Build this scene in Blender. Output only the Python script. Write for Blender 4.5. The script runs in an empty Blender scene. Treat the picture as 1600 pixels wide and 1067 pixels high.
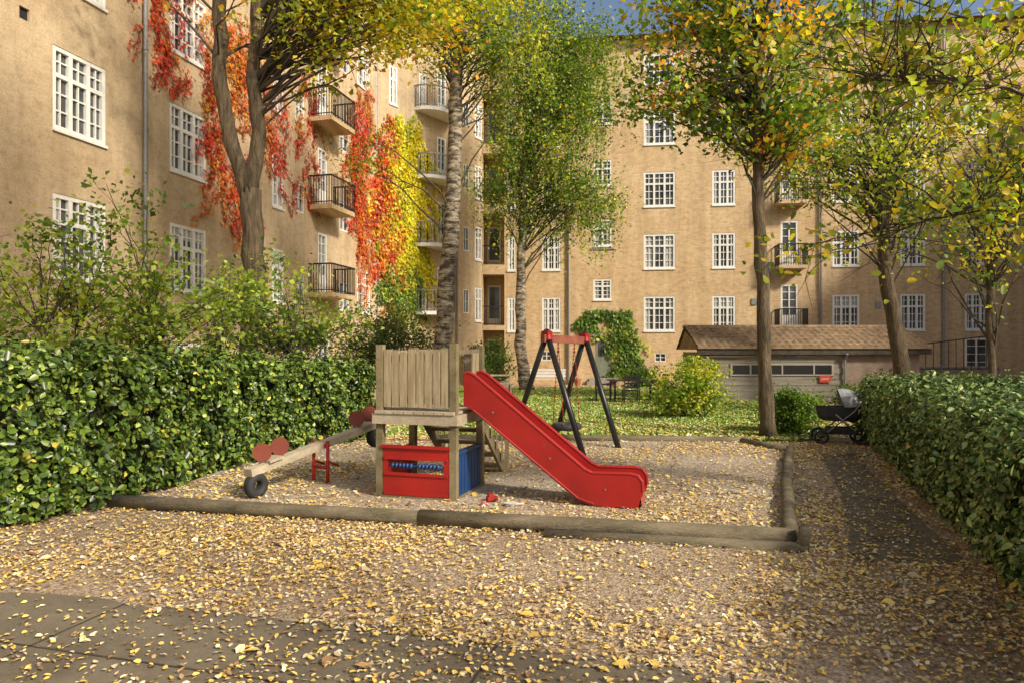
import bpy, math, random
import numpy as np
from mathutils import Vector, Matrix
rng=np.random.default_rng(7); random.seed(7)
scene=bpy.context.scene
scene.view_settings.view_transform='Standard'
scene.view_settings.look='None'
scene.view_settings.exposure=0
COL=scene.collection

# ------------------------------------------------------------------ materials
def newmat(name):
    m=bpy.data.materials.new(name); m.use_nodes=True
    nt=m.node_tree; b=nt.nodes['Principled BSDF']; return m,nt,b
def N(nt,t,**kw):
    n=nt.nodes.new(t)
    for k,v in kw.items():
        if k in n.inputs: n.inputs[k].default_value=v
        else: setattr(n,k,v)
    return n
def ramp(nt,fac,stops):
    r=nt.nodes.new('ShaderNodeValToRGB'); e=r.color_ramp.elements
    while len(e)<len(stops): e.new(0.5)
    for i,(p,c) in enumerate(stops):
        e[i].position=p; e[i].color=(*c,1)
    nt.links.new(fac,r.inputs[0]); return r.outputs[0]
def mix(nt,f,a,b,mode='MIX'):
    n=nt.nodes.new('ShaderNodeMix'); n.data_type='RGBA'; n.blend_type=mode
    for s,v in ((n.inputs[0],f),(n.inputs[6],a),(n.inputs[7],b)):
        if hasattr(v,'links'): nt.links.new(v,s)
        else: s.default_value=v if isinstance(v,(int,float)) else (*v,1)
    return n.outputs[2]
def coords(nt,kind='Object',scale=(1,1,1)):
    t=nt.nodes.new('ShaderNodeTexCoord'); m=nt.nodes.new('ShaderNodeMapping')
    m.inputs['Scale'].default_value=scale
    nt.links.new(t.outputs[kind],m.inputs[0]); return m.outputs[0]
def noise(nt,vec,scale,detail=4,rough=.6):
    n=N(nt,'ShaderNodeTexNoise',Scale=scale,Detail=detail,Roughness=rough)
    nt.links.new(vec,n.inputs['Vector']); return n.outputs[0]
def bump(nt,b,h,strength=.5,dist=.02):
    n=N(nt,'ShaderNodeBump',Strength=strength,Distance=dist)
    nt.links.new(h,n.inputs['Height']); nt.links.new(n.outputs[0],b.inputs['Normal'])

def mottled(name,c1,c2,scale=3,rough=.85,bs=.4,bd=.01,fine=60,vs=(1,1,1),metal=0):
    m,nt,b=newmat(name); v=coords(nt,'Object',vs)
    n1=noise(nt,v,scale,6); c=ramp(nt,n1,[(.32,c1),(.68,c2)])
    n2=noise(nt,v,fine,3)
    c=mix(nt,.35,c,ramp(nt,n2,[(.3,(.3,.3,.3)),(.7,(1,1,1))]),'MULTIPLY')
    nt.links.new(c,b.inputs['Base Color']); b.inputs['Roughness'].default_value=rough
    b.inputs['Metallic'].default_value=metal
    bump(nt,b,n2,bs,bd); return m

def leafmat(name,trans=.35,rough=.45):
    m,nt,b=newmat(name)
    a=N(nt,'ShaderNodeAttribute',attribute_name='col')
    nt.links.new(a.outputs['Color'],b.inputs['Base Color'])
    b.inputs['Roughness'].default_value=rough
    if not trans: return m
    t=nt.nodes.new('ShaderNodeBsdfTranslucent')
    c=mix(nt,1.0,a.outputs['Color'],(1.45,1.5,.6),'MULTIPLY')
    nt.links.new(c,t.inputs[0])
    ms=nt.nodes.new('ShaderNodeMixShader'); ms.inputs[0].default_value=trans
    out=nt.nodes['Material Output']
    nt.links.new(b.outputs[0],ms.inputs[1]); nt.links.new(t.outputs[0],ms.inputs[2])
    nt.links.new(ms.outputs[0],out.inputs[0]); return m
LEAF=leafmat('foliage_leaf',.42); LITTER=leafmat('fallen_leaf',0,.6); HLEAF=leafmat('hedge_leaf',0,.36)

def stucco(name,c1,c2,brick=.0):
    m,nt,b=newmat(name); v=coords(nt,'UV')
    n1=noise(nt,v,.45,8,.7); c=ramp(nt,n1,[(.3,c1),(.7,c2)])
    n4=noise(nt,v,5,8,.75)
    c=mix(nt,.55,c,ramp(nt,n4,[(.34,(.5,.46,.42)),(.5,(.9,.88,.86)),(.7,(1,1,1))]),'MULTIPLY')
    vs=coords(nt,'UV',(2.2,.18,1)); n5=noise(nt,vs,1.0,5)
    c=mix(nt,.4,c,ramp(nt,n5,[(.38,(.6,.56,.51)),(.6,(1,1,1))]),'MULTIPLY')
    n2=noise(nt,v,26,6,.85)
    c=mix(nt,.5,c,ramp(nt,n2,[(.38,(.45,.42,.38)),(.58,(1,1,1))]),'MULTIPLY')
    if brick:
        bt=N(nt,'ShaderNodeTexBrick'); nt.links.new(v,bt.inputs['Vector'])
        bt.inputs['Scale'].default_value=1.0
        bt.inputs['Brick Width'].default_value=.26; bt.inputs['Row Height'].default_value=.085
        bt.inputs['Mortar Size'].default_value=.01; bt.inputs['Bias'].default_value=-.3
        bt.inputs['Color1'].default_value=(1,1,1,1); bt.inputs['Color2'].default_value=(.5,.45,.4,1)
        bt.inputs['Mortar'].default_value=(.8,.8,.8,1)
        c=mix(nt,brick,c,bt.outputs[0],'MULTIPLY')
    nt.links.new(c,b.inputs['Base Color']); b.inputs['Roughness'].default_value=.95
    bump(nt,b,n2,.7,.025); return m
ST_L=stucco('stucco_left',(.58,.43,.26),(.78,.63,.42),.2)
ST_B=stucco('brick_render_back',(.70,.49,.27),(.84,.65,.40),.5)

def plain(name,c,rough=.5,metal=0,var=.15):
    m,nt,b=newmat(name); v=coords(nt); n1=noise(nt,v,9,5)
    cc=mix(nt,1.0,c,ramp(nt,n1,[(.3,(1-var*2,)*3),(.7,(1,1,1))]),'MULTIPLY')
    nt.links.new(cc,b.inputs['Base Color']); b.inputs['Roughness'].default_value=rough
    b.inputs['Metallic'].default_value=metal; return m
WHITE=plain('white_paint',(.80,.79,.75),.5,0,.08)
GREYP=plain('grey_metal',(.3,.3,.3),.45,.3)
DARKM=plain('dark_iron',(.03,.03,.032),.5,.3)
BLACKP=plain('black_pole_paint',(.014,.014,.016),.4)
CURT=plain('curtain_cloth',(.5,.5,.48),.9,0,.2)
RUBBER=plain('rubber',(.03,.03,.032),.75)
REDROPE=plain('red_chain',(.35,.04,.03),.6)
def painted(name,c,worn,amount=.62,rough=.42):
    m,nt,b=newmat(name); v=coords(nt)
    n1=noise(nt,v,9,9,.75); n2=noise(nt,v,1.7,3)
    c1=mix(nt,ramp(nt,n1,[(amount,(0,0,0)),(amount+.08,(1,1,1))]),c,worn)
    c2=mix(nt,1.0,c1,ramp(nt,n2,[(.3,(.66,.66,.66)),(.7,(1,1,1))]),'MULTIPLY')
    nt.links.new(c2,b.inputs['Base Color']); b.inputs['Roughness'].default_value=rough
    bump(nt,b,n1,.2,.005); return m
RED=painted('red_paint',(.40,.014,.010),(.28,.07,.05),.62,.5)
BLUE=painted('blue_paint',(.010,.055,.19),(.04,.08,.16),.63,.5)
REDBR=painted('redbrown_paint',(.26,.06,.035),(.2,.1,.07),.6,.7)
WOOD=mottled('weathered_wood',(.27,.21,.12),(.50,.41,.26),4,.85,.5,.008,45,(7,7,.6))
WOODH=mottled('weathered_beam_wood',(.34,.28,.19),(.54,.47,.35),4,.85,.3,.006,45)
MOSSW=mottled('mossy_wood',(.14,.12,.055),(.32,.26,.15),3,.9,.5,.01,40)
LOGM=mottled('log_wood',(.085,.075,.04),(.25,.20,.13),2.5,.9,.8,.02,22,(.8,3.5,3.5))
TWIG=mottled('twig_bark',(.05,.038,.025),(.11,.085,.06),5,.9)
DKWOOD=mottled('dark_wood',(.035,.028,.022),(.09,.07,.05),5,.8)
SHEDW=mottled('grey_planks',(.20,.175,.14),(.33,.29,.24),2,.85,.3,.01,40,(.4,1,6))
BRICK=mottled('shed_brick_wall',(.27,.19,.14),(.42,.32,.24),3,.9,.6,.02,18)
TILE=mottled('clay_roof_tiles',(.20,.13,.07),(.42,.30,.19),4,.9,.4,.01,30)
ROOF=mottled('roof_tiles',(.16,.07,.04),(.26,.11,.06),2,.85,.4,.03,20)
BARK=mottled('maple_bark',(.05,.038,.022),(.21,.155,.09),5,.95,1,.06,14,(2.6,2.6,.45))
def birchbark():
    m,nt,b=newmat('birch_bark'); v=coords(nt,'Object',(1.6,1.6,5)); n1=noise(nt,v,2.2,6,.7)
    c=ramp(nt,n1,[(.42,(.035,.03,.022)),(.50,(.2,.16,.11)),(.62,(.46,.40,.30))])
    nt.links.new(c,b.inputs['Base Color']); b.inputs['Roughness'].default_value=.85
    bump(nt,b,n1,.8,.04); return m
BIRCH=birchbark()
def glassmat():
    m,nt,b=newmat('window_glass'); v=coords(nt,'Object'); n1=noise(nt,v,1.3,2)
    c=ramp(nt,n1,[(.35,(.02,.023,.027)),(.7,(.13,.14,.15))])
    nt.links.new(c,b.inputs['Base Color']); b.inputs['Roughness'].default_value=.06
    b.inputs['Specular IOR Level'].default_value=.8; return m
GLASS=glassmat()
def gravelmat(name,lo,hi,sc=55.0):
    m,nt,b=newmat(name); v=coords(nt)
    vo=N(nt,'ShaderNodeTexVoronoi',Scale=sc); nt.links.new(v,vo.inputs['Vector'])
    bw=N(nt,'ShaderNodeRGBToBW'); nt.links.new(vo.outputs['Color'],bw.inputs[0])
    c=ramp(nt,bw.outputs[0],[(.15,lo),(.55,tuple((a+b_)/2 for a,b_ in zip(lo,hi))),(.9,hi)])
    n3=noise(nt,v,.9,6,.65)
    c=mix(nt,.7,c,ramp(nt,n3,[(.35,(.68,.6,.5)),(.65,(1,1,1))]),'MULTIPLY')
    n4=noise(nt,v,190,2)
    c=mix(nt,.5,c,ramp(nt,n4,[(.3,(.4,.4,.4)),(.7,(1,1,1))]),'MULTIPLY')
    nt.links.new(c,b.inputs['Base Color']); b.inputs['Roughness'].default_value=.95
    bump(nt,b,vo.outputs['Distance'],.8,.012); return m
GRAVEL=gravelmat('gravel_ground',(.28,.21,.14),(.68,.55,.40))
SAND=gravelmat('playground_gravel',(.30,.245,.18),(.70,.60,.47),45.0)
PATH=gravelmat('sandy_path',(.40,.27,.16),(.62,.45,.29))
def asphalt():
    m,nt,b=newmat('old_asphalt'); v=coords(nt); n1=noise(nt,v,1.5,7,.7); n2=noise(nt,v,160,3,.8)
    c=ramp(nt,n1,[(.35,(.15,.12,.08)),(.7,(.29,.245,.17))])
    c=mix(nt,.7,c,ramp(nt,n2,[(.35,(.4,.4,.4)),(.7,(1.0,1.0,1.0))]),'MULTIPLY')
    nt.links.new(c,b.inputs['Base Color']); b.inputs['Roughness'].default_value=.9
    bump(nt,b,n2,.6,.006); return m
ASPH=asphalt()
GRASSG=mottled('lawn_soil',(.07,.11,.02),(.12,.17,.03),1.5,.95,.5,.02,50)
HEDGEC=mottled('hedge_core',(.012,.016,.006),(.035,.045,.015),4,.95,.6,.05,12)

# ------------------------------------------------------------------ mesh builder
class MB:
    def __init__(s): s.v=[];s.f=[];s.m=[];s.uv=[]
    def face(s,pts,m=0,uv=None):
        i=len(s.v); s.v+= [tuple(p) for p in pts]; s.f.append(tuple(range(i,i+len(pts)))); s.m.append(m)
        s.uv+= uv if uv else [(p[0],p[2]) for p in pts]
    def obox(s,c,ex,ey,ez,m=0):
        c=Vector(c);ex=Vector(ex);ey=Vector(ey);ez=Vector(ez)
        P=lambda a,b,d:c+ex*a+ey*b+ez*d
        for q in (((-1,-1,-1),(-1,1,-1),(1,1,-1),(1,-1,-1)),((-1,-1,1),(1,-1,1),(1,1,1),(-1,1,1)),
                  ((-1,-1,-1),(1,-1,-1),(1,-1,1),(-1,-1,1)),((1,1,-1),(-1,1,-1),(-1,1,1),(1,1,1)),
                  ((-1,1,-1),(-1,-1,-1),(-1,-1,1),(-1,1,1)),((1,-1,-1),(1,1,-1),(1,1,1),(1,-1,1))):
            s.face([P(*a) for a in q],m)
    def box(s,c,d,yaw=0,m=0):
        ca,sa=math.cos(yaw),math.sin(yaw)
        s.obox(c,(ca*d[0]/2,sa*d[0]/2,0),(-sa*d[1]/2,ca*d[1]/2,0),(0,0,d[2]/2),m)
    def beam(s,a,b,w,h,m=0,up=(0,0,1)):
        a=Vector(a);b=Vector(b);d=(b-a); L=d.length; d.normalize()
        sd=d.cross(Vector(up)); 
        if sd.length<1e-4: sd=d.cross(Vector((0,1,0)))
        sd.normalize(); u=sd.cross(d)
        s.obox((a+b)/2,d*L/2,sd*w/2,u*h/2,m)
    def tube(s,pts,rad,n=8,m=0,cap=True):
        pts=[Vector(p) for p in pts]; 
        if not hasattr(rad,'__len__'): rad=[rad]*len(pts)
        u=None; rings=[]
        for i,p in enumerate(pts):
            d=(pts[min(i+1,len(pts)-1)]-pts[max(i-1,0)]).normalized()
            if u is None:
                u=d.cross(Vector((0,0,1))); 
                if u.length<.1: u=d.cross(Vector((0,1,0)))
            u=(u-d*u.dot(d)).normalized(); w=d.cross(u)
            i0=len(s.v)
            for k in range(n):
                a=2*math.pi*k/n; q=p+(u*math.cos(a)+w*math.sin(a))*rad[i]; s.v.append(tuple(q))
            rings.append(i0)
        for a,b in zip(rings[:-1],rings[1:]):
            for k in range(n):
                f=(a+k,a+(k+1)%n,b+(k+1)%n,b+k); s.f.append(f); s.m.append(m); s.uv+=[(s.v[j][0],s.v[j][2]) for j in f]
        if cap:
            for r,rev in ((rings[0],True),(rings[-1],False)):
                f=tuple(r+k for k in (range(n) if not rev else range(n-1,-1,-1))); s.f.append(f); s.m.append(m); s.uv+=[(s.v[j][0],s.v[j][2]) for j in f]
    def disc(s,c,axis,r,t,n=20,m=0):
        c=Vector(c);a=Vector(axis).normalized(); s.tube([c-a*t/2,c+a*t/2],r,n,m)
    def torus(s,c,axis,R,r,n=20,k=8,m=0):
        c=Vector(c);a=Vector(axis).normalized();u=a.cross(Vector((0,0,1)))
        if u.length<.1:u=a.cross(Vector((0,1,0)))
        u.normalize();w=a.cross(u);i0=len(s.v)
        for i in range(n):
            t=2*math.pi*i/n; dr=u*math.cos(t)+w*math.sin(t)
            for j in range(k):
                p=2*math.pi*j/k; s.v.append(tuple(c+dr*(R+r*math.cos(p))+a*(r*math.sin(p))))
        for i in range(n):
            for j in range(k):
                f=(i0+i*k+j,i0+i*k+(j+1)%k,i0+((i+1)%n)*k+(j+1)%k,i0+((i+1)%n)*k+j); s.f.append(f); s.m.append(m); s.uv+=[(0,0)]*4
    def prism(s,poly,off,m=0):
        off=Vector(off); A=[Vector(p) for p in poly]; B=[p+off for p in A]
        s.face(A,m); s.face(B[::-1],m)
        for i in range(len(A)):
            j=(i+1)%len(A); s.face([A[i],B[i],B[j],A[j]],m)
    def obj(s,name,mats,parent=None,smooth=False):
        me=bpy.data.meshes.new(name); me.from_pydata(s.v,[],s.f)
        for m in mats: me.materials.append(m)
        me.polygons.foreach_set('material_index',s.m)
        uvl=me.uv_layers.new(name='UVMap'); uvl.data.foreach_set('uv',np.array(s.uv,dtype=np.float32).ravel())
        if smooth: me.polygons.foreach_set('use_smooth',[True]*len(s.f))
        me.update(); o=bpy.data.objects.new(name,me); COL.objects.link(o)
        if parent: o.parent=parent
        return o
def empty(name,parent=None):
    o=bpy.data.objects.new(name,None); COL.objects.link(o); o.empty_display_size=.2
    if parent:o.parent=parent
    return o

# ------------------------------------------------------------------ leaves
SH4=np.array([[0,0,0],[.34,.45,.10],[0,1,-.04],[-.34,.45,.10]])
SH6=np.array([[0,0,0],[.30,.28,.09],[.27,.68,.08],[0,1.05,-.05],[-.27,.68,.08],[-.30,.28,.09]])
F4=[(0,1,2,3)]; F6=[(0,1,2,3),(0,3,4,5)]
def leafmesh(name,pos,nrm,size,col,fine=False,mat=None,parent=None,tang=None):
    pos=np.asarray(pos,float);n=np.asarray(nrm,float);K=len(pos)
    n=n/(np.linalg.norm(n,axis=1,keepdims=True)+1e-9)
    t=rng.normal(size=(K,3)) if tang is None else tang+rng.normal(size=(K,3))*.35
    t=t-n*(t*n).sum(1,keepdims=True); t/=np.linalg.norm(t,axis=1,keepdims=True)+1e-9
    b=np.cross(t,n); S=SH6 if fine else SH4; F=F6 if fine else F4
    size=np.broadcast_to(size,(K,)); wd=size*rng.uniform(.75,1.3,K)
    V=pos[:,None,:]+wd[:,None,None]*S[None,:,0:1]*b[:,None,:]+size[:,None,None]*((S[None,:,1:2]-.5)*t[:,None,:]+S[None,:,2:3]*n[:,None,:])
    k=len(S); V=V.reshape(-1,3).astype(np.float32)
    base=(np.arange(K)*k)[:,None,None]; FF=(base+np.array(F)[None]).reshape(-1).astype(np.int32)
    nf=K*len(F)
    me=bpy.data.meshes.new(name); me.vertices.add(len(V)); me.vertices.foreach_set('co',V.ravel())
    me.loops.add(len(FF)); me.loops.foreach_set('vertex_index',FF)
    me.polygons.add(nf); me.polygons.foreach_set('loop_start',np.arange(0,nf*4,4,dtype=np.int32))
    ca=me.color_attributes.new('col','FLOAT_COLOR','POINT')
    C=np.ones((K,k,4),dtype=np.float32); C[:,:,:3]=np.clip(np.asarray(col),0.003,.9)[:,None,:]
    ca.data.foreach_set('color',C.ravel()); me.materials.append(mat or LEAF)
    me.update(calc_edges=True); o=bpy.data.objects.new(name,me); COL.objects.link(o)
    if parent:o.parent=parent
    return o
def pick(pal,k,w=None,jit=.25):
    p=np.array([c for c,_ in pal]); w=np.array([x for _,x in pal],float); w/=w.sum()
    c=p[rng.choice(len(p),size=k,p=w)]; return c*(1+rng.uniform(-jit,jit,size=(k,1)))

# ------------------------------------------------------------------ trees
def tree(name,trunks,crown,nclump,per,lsize,sigma,pal,bark,alt=None,rise=.12,r0=.022,hang=0,fine=False,zoff=.6,maxlen=99,stem_n=10):
    root=empty(name); mb=MB(); bb=MB(); dense=[]
    for pts,rad in trunks:
        P=[];R=[]
        for i in range(len(pts)-1):
            a=np.array(pts[i],float);b=np.array(pts[i+1],float)
            for t in np.linspace(0,1,5)[:-1]:
                q=a+(b-a)*t; P.append(q+rng.normal(size=3)*rad[i]*.1*np.array([1,1,0])); R.append(rad[i]+(rad[i+1]-rad[i])*t)
        P.append(np.array(pts[-1],float));R.append(rad[-1])
        if P[0][2]<.05: R[0]*=1.35
        mb.tube(P,[r*(1+random.uniform(-.06,.06)) for r in R],stem_n,0)
        dense+=[(p,r) for p,r in zip(P,R)]
    D=np.array([d[0] for d in dense]); DR=np.array([d[1] for d in dense])
    w=np.array([c[6] for c in crown],float);w/=w.sum()
    LP=[];LC=[]
    for i in range(nclump):
        c=crown[rng.choice(len(crown),p=w)]
        d=rng.normal(size=3); d/=np.linalg.norm(d); r=rng.uniform(.12,1)**.5*rng.choice([1,1,1,1.22])
        P=np.array(c[:3])+d*r*np.array(c[3:6])
        dd=np.linalg.norm(D-P,axis=1)+np.maximum(0,D[:,2]-(P[2]-zoff))*3
        k=rng.choice(np.argsort(dd)[:4]); S=D[k]; L=np.linalg.norm(P-S)
        if L>maxlen: continue
        mid=S+(P-S)*.5+np.array([0,0,L*rise])+rng.normal(size=3)*L*.08
        ts=np.linspace(0,1,7); Q=[(1-t)**2*S+2*t*(1-t)*mid+t*t*P for t in ts]
        Q=[q+rng.normal(size=3)*L*.016*(0<j<6) for j,q in enumerate(Q)]
        rr=min(r0*(.5+L*.25),DR[k]*.6)
        bb.tube(Q,[rr*(1-t)+.004 for t in ts],5,0,False)
        for _ in range(3):
            t0=random.uniform(.45,.95); s=Q[int(t0*6)]; e=s+rng.normal(size=3)*sigma*1.3
            bb.tube([s,(s+e)/2+rng.normal(size=3)*.05,e],[rr*.35+.002,.004,.002],3,0,False)
        basec=pick(pal,1,jit=.35)[0]
        n1=int(per*rng.uniform(.4,1.5)); sg_=sigma*rng.uniform(.7,1.25)
        LP.append(P+rng.normal(size=(n1,3))*np.array([1,1,.6])*sg_)
        n2=int(n1*.5); t=rng.uniform(.4,1,n2)[:,None]
        LP.append((1-t)**2*S+2*t*(1-t)*mid+t*t*P+rng.normal(size=(n2,3))*sigma*.45)
        m=n1+n2
        if hang:
            ns=int(4+rng.integers(4))
            for _ in range(ns):
                s=P+rng.normal(size=3)*sigma*np.array([1,1,.4]); Lh=rng.uniform(.4,1)*hang; n3=int(per*.25)
                tt=rng.uniform(0,1,n3); sw=rng.normal(size=2)*.15
                LP.append(s+np.stack([sw[0]*tt,sw[1]*tt,-tt*Lh],1)+rng.normal(size=(n3,3))*.09)
                bb.tube([s,s+np.array([sw[0],sw[1],-Lh])],[.004,.002],3,0,False); m+=n3
        cc=basec[None]*(1+rng.uniform(-.35,.35,size=(m,1)))
        if alt:
            msk=rng.uniform(size=m)<.25; cc[msk]=pick(alt,int(msk.sum()))
        LC.append(cc)
    mb.obj('trunk_and_limbs',[bark],root,True); bb.obj('branches',[TWIG],root,True)
    LP=np.concatenate(LP);LC=np.concatenate(LC)
    nr=rng.normal(size=LP.shape)*.7+np.array([0,-.15,.6])
    leafmesh('crown_leaves',LP,nr,lsize*rng.uniform(.6,1.25,len(LP)),LC,fine,parent=root)
    return root
G1=(.095,.17,.022);G2=(.17,.28,.03);G3=(.05,.10,.018);YG=(.38,.44,.04);Y1=(.78,.60,.05);Y2=(.66,.46,.03);OR=(.64,.28,.03);RD=(.55,.06,.03)

# ------------------------------------------------------------------ walls
F=1067.0
class Wall:
    def __init__(s,p0,p1,flip=False):
        s.p0=Vector((*p0,0));s.p1=Vector((*p1,0)); d=s.p1-s.p0; s.L=d.length; s.d=d.normalized()
        s.n=Vector((s.d.y,-s.d.x,0))*( -1 if flip else 1)
    def pt(s,a,z,o=0): 
        q=s.p0+s.d*a+s.n*o; return Vector((q.x,q.y,z))
    def at(s,px):   # surveyed bearing -> distance along the wall
        k=(px-800)/F; return (k*s.p0.y-s.p0.x)/(s.d.x-k*s.d.y)
    def zat(s,px,py):
        a=s.at(px); return 1.7+(548-py)/F*(s.p0+s.d*a).y
def facade(root,W,z0,z1,wins,mat,tag=''):
    wall=MB();fr=MB();gl=MB();cu=MB();ir=MB()
    ss=sorted(set([0,W.L]+[round(w[0],4) for w in wins]+[round(w[1],4) for w in wins]+list(np.arange(2,W.L-1,4.0))))
    zz=sorted(set([z0,z1]+[round(w[2],4) for w in wins]+[round(w[3],4) for w in wins]))
    for i in range(len(ss)-1):
        for j in range(len(zz)-1):
            a,b,c,d=ss[i],ss[i+1],zz[j],zz[j+1]; ms,mz=(a+b)/2,(c+d)/2
            if any(w[0]<ms<w[1] and w[2]<mz<w[3] for w in wins): continue
            wall.face([W.pt(a,c),W.pt(b,c),W.pt(b,d),W.pt(a,d)],0,[(a,c),(b,c),(b,d),(a,d)])
    def bar(m,a,b,c,d,o0,o1,mi=0):
        m.obox(W.pt((a+b)/2,(c+d)/2,(o0+o1)/2),W.d*(b-a)/2,W.n*(o1-o0)/2,(0,0,(d-c)/2),mi)
    for w in wins:
        a,b,c,d,k=w; dp={'loggia':1.3}.get(k,.16)
        for q,u in (([W.pt(a,c),W.pt(a,d),W.pt(a,d,-dp),W.pt(a,c,-dp)],1),([W.pt(b,c),W.pt(b,c,-dp),W.pt(b,d,-dp),W.pt(b,d)],1),
                  ([W.pt(a,d),W.pt(b,d),W.pt(b,d,-dp),W.pt(a,d,-dp)],1),([W.pt(a,c),W.pt(a,c,-dp),W.pt(b,c,-dp),W.pt(b,c)],1)):
            wall.face(q,0,[(p.x+p.y,p.z) for p in q])
        g=-.10
        if k=='loggia':
            q=[W.pt(a,c,-dp),W.pt(b,c,-dp),W.pt(b,d,-dp),W.pt(a,d,-dp)]; wall.face(q,0,[(p.x+p.y,p.z) for p in q])
            m=(a+b)/2; bar(fr,m-.35,m+.35,c+.02,c+2.15,-dp+.003,-dp+.04); bar(gl,m-.27,m+.27,c+.4,c+2.05,-dp+.04,-dp+.05)
            bar(ir,a,b,c+.95,c+1.0,-.06,-.02); bar(ir,a,b,c+.06,c+.1,-.06,-.02)
            x=a+.06
            while x<b: bar(ir,x,x+.02,c+.1,c+.95,-.05,-.03); x+=.11
            continue
        if k=='vent': bar(ir,a,b,c,d,-.1,-.06); continue
        q=[W.pt(a,c,g),W.pt(b,c,g),W.pt(b,d,g),W.pt(a,d,g)]; gl.face(q)
        fw=.09 if k!='small' else .05
        bar(fr,a,a+fw,c,d,g,-.012);bar(fr,b-fw,b,c,d,g,-.012);bar(fr,a+fw,b-fw,c,c+fw,g,-.014);bar(fr,a+fw,b-fw,d-fw,d,g,-.014)
        if k in('win','win2'):
            nc=3 if k=='win' else 2
            bar(fr,a-.02,b+.02,c-.06,c,-.05,.05)
            st=(b-a)/nc; zt=c+(d-c)*.66
            for i in range(1,nc): bar(fr,a+st*i-.05,a+st*i+.05,c+fw,d-fw,g,-.018)
            bar(fr,a+fw,b-fw,zt-.045,zt+.045,g,-.022)
            for i in range(nc): bar(fr,a+st*(i+.5)-.016,a+st*(i+.5)+.016,c+fw,d-fw,g,-.05)
            for zc in (c+(zt-c)*.36,c+(zt-c)*.68,zt+(d-zt)*.5): bar(fr,a+fw,b-fw,zc-.016,zc+.016,g,-.054)
            r=random.random()
            if r<.45:
                ww=(b-a)*random.uniform(.12,.3); bar(cu,a+fw,a+ww,c+fw,d-fw,g,g+.006); bar(cu,b-ww,b-fw,c+fw,d-fw,g,g+.006)
            elif r<.6: bar(cu,a+fw,b-fw,d-(d-c)*random.uniform(.2,.5),d-fw,g,g+.006)
        elif k=='small':
            bar(fr,(a+b)/2-.02,(a+b)/2+.02,c+fw,d-fw,g,-.03); bar(fr,a+fw,b-fw,(c+d)/2-.015,(c+d)/2+.015,g,-.04)
        elif k=='door':
            bar(fr,a+fw,b-fw,c+fw,c+.7,g,-.03)
            for i in (1,2,3): bar(fr,a+fw,b-fw,c+.7+(d-c-.7)*i/4-.015,c+.7+(d-c-.7)*i/4+.015,g,-.05)
            bar(fr,(a+b)/2-.03,(a+b)/2+.03,c+.7,d-fw,g,-.03)
    wall.obj('walls',[mat],root); fr.obj('window_frames',[WHITE],root); gl.obj('window_panes',[GLASS],root)
    if cu.f: cu.obj('curtains',[CURT],root)
    if ir.f: ir.obj('ironwork',[DARKM],root)
def balcony(root,W,outline,z,h=1.0,slabmat=None,solid=False):
    mb=MB(); P=[W.pt(a,z,o) for a,o in outline]
    mb.prism([p-Vector((0,0,.16)) for p in P],(0,0,.16),1)
    R=P
    for i in range(len(R)-1):
        a,b=R[i],R[i+1]; L=(b-a).length
        mb.beam(a+Vector((0,0,h)),b+Vector((0,0,h)),.05,.05,0); mb.beam(a+Vector((0,0,.08)),b+Vector((0,0,.08)),.03,.03,0)
        n=max(1,int(L/.10))
        for k in range(n+1):
            p=a+(b-a)*k/n; mb.obox(p+Vector((0,0,h/2)),(.012,0,0),(0,.012,0),(0,0,h/2),0)
    mb.obj('balcony',[DARKM if not solid else GREYP,slabmat or ST_B],root)

WL=Wall((-14.55,-6),(-5.975,29)); WK=Wall((-5.975,29),(-1.55,35)); 
left=empty('left_apartment_building')
rowsL=[3.25,6.35,9.45,12.55]
wins=[]
for (p,q) in ((82,165),(265,322),(425,443),(558,578)):
    a,b=WL.at(p),WL.at(q)
    for r in rowsL: wins.append((a,b,r,r+1.75,'win' if b-a>1.2 else 'win2'))
for yy in (-4,-1,3,7): 
    for r in rowsL: wins.append((yy+6,yy+7.4,r,r+1.75,'win'))
for r in rowsL: 
    a=WL.at(462);b=WL.at(475); wins.append((a,b,r+.1,r+1.1,'small'))
    a=WL.at(531);b=WL.at(545); wins.append((a,b,r+.0,r+1.1,'small'))
    a=WL.at(497);b=WL.at(511); wins.append((a,b,r+.52,r+2.75,'door'))
wins.append((WL.at(30),WL.at(46),8.3,8.55,'vent'))
wins.append((WL.at(497),WL.at(515),.3,2.5,'door'))
wins.append((WL.at(275),WL.at(315),.9,1.9,'win'))
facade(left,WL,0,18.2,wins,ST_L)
wins=[]
for p,q,k in ((608,621,'win2'),(724,733,'small'),(742,753,'win2')):
    for r in rowsL+[.3]: 
        if k=='small': wins.append((WK.at(p),WK.at(q),r+.3,r+1.5,'small'))
        else: wins.append((WK.at(p),WK.at(q),r-.05,r+1.65,k))
for r in rowsL: wins.append((WK.at(683),WK.at(697),r+.2,r+2.4,'door')); wins.append((WK.at(655),WK.at(666),r+.2,r+1.9,'win2'))
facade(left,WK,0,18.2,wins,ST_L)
for z in (3.75,6.85,9.95,13.05):
    a=WL.at(482);balcony(left,WL,[(a,0),(a,.9),(a+1.75,.9),(a+1.75,0)],z)
    c=WK.at(675); balcony(left,WK,[(c+1.15*math.cos(t),1.0*math.sin(t)) for t in np.linspace(math.pi,0,11)],z-.25,.95,WHITE,True)
mb=MB()
for px,W in ((222,WL),(598,WL),(712,WK)):
    a=W.at(px) if W is WK or px<590 else W.at(585)
    mb.tube([W.pt(a,0,.1),W.pt(a,18,.1)],.055,8)
    for z in np.arange(1,18,2): mb.tube([W.pt(a,z,.1),W.pt(a,z+.06,.1)],.07,8)
mb.obj('downpipes',[GREYP],left)
mb=MB()
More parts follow.
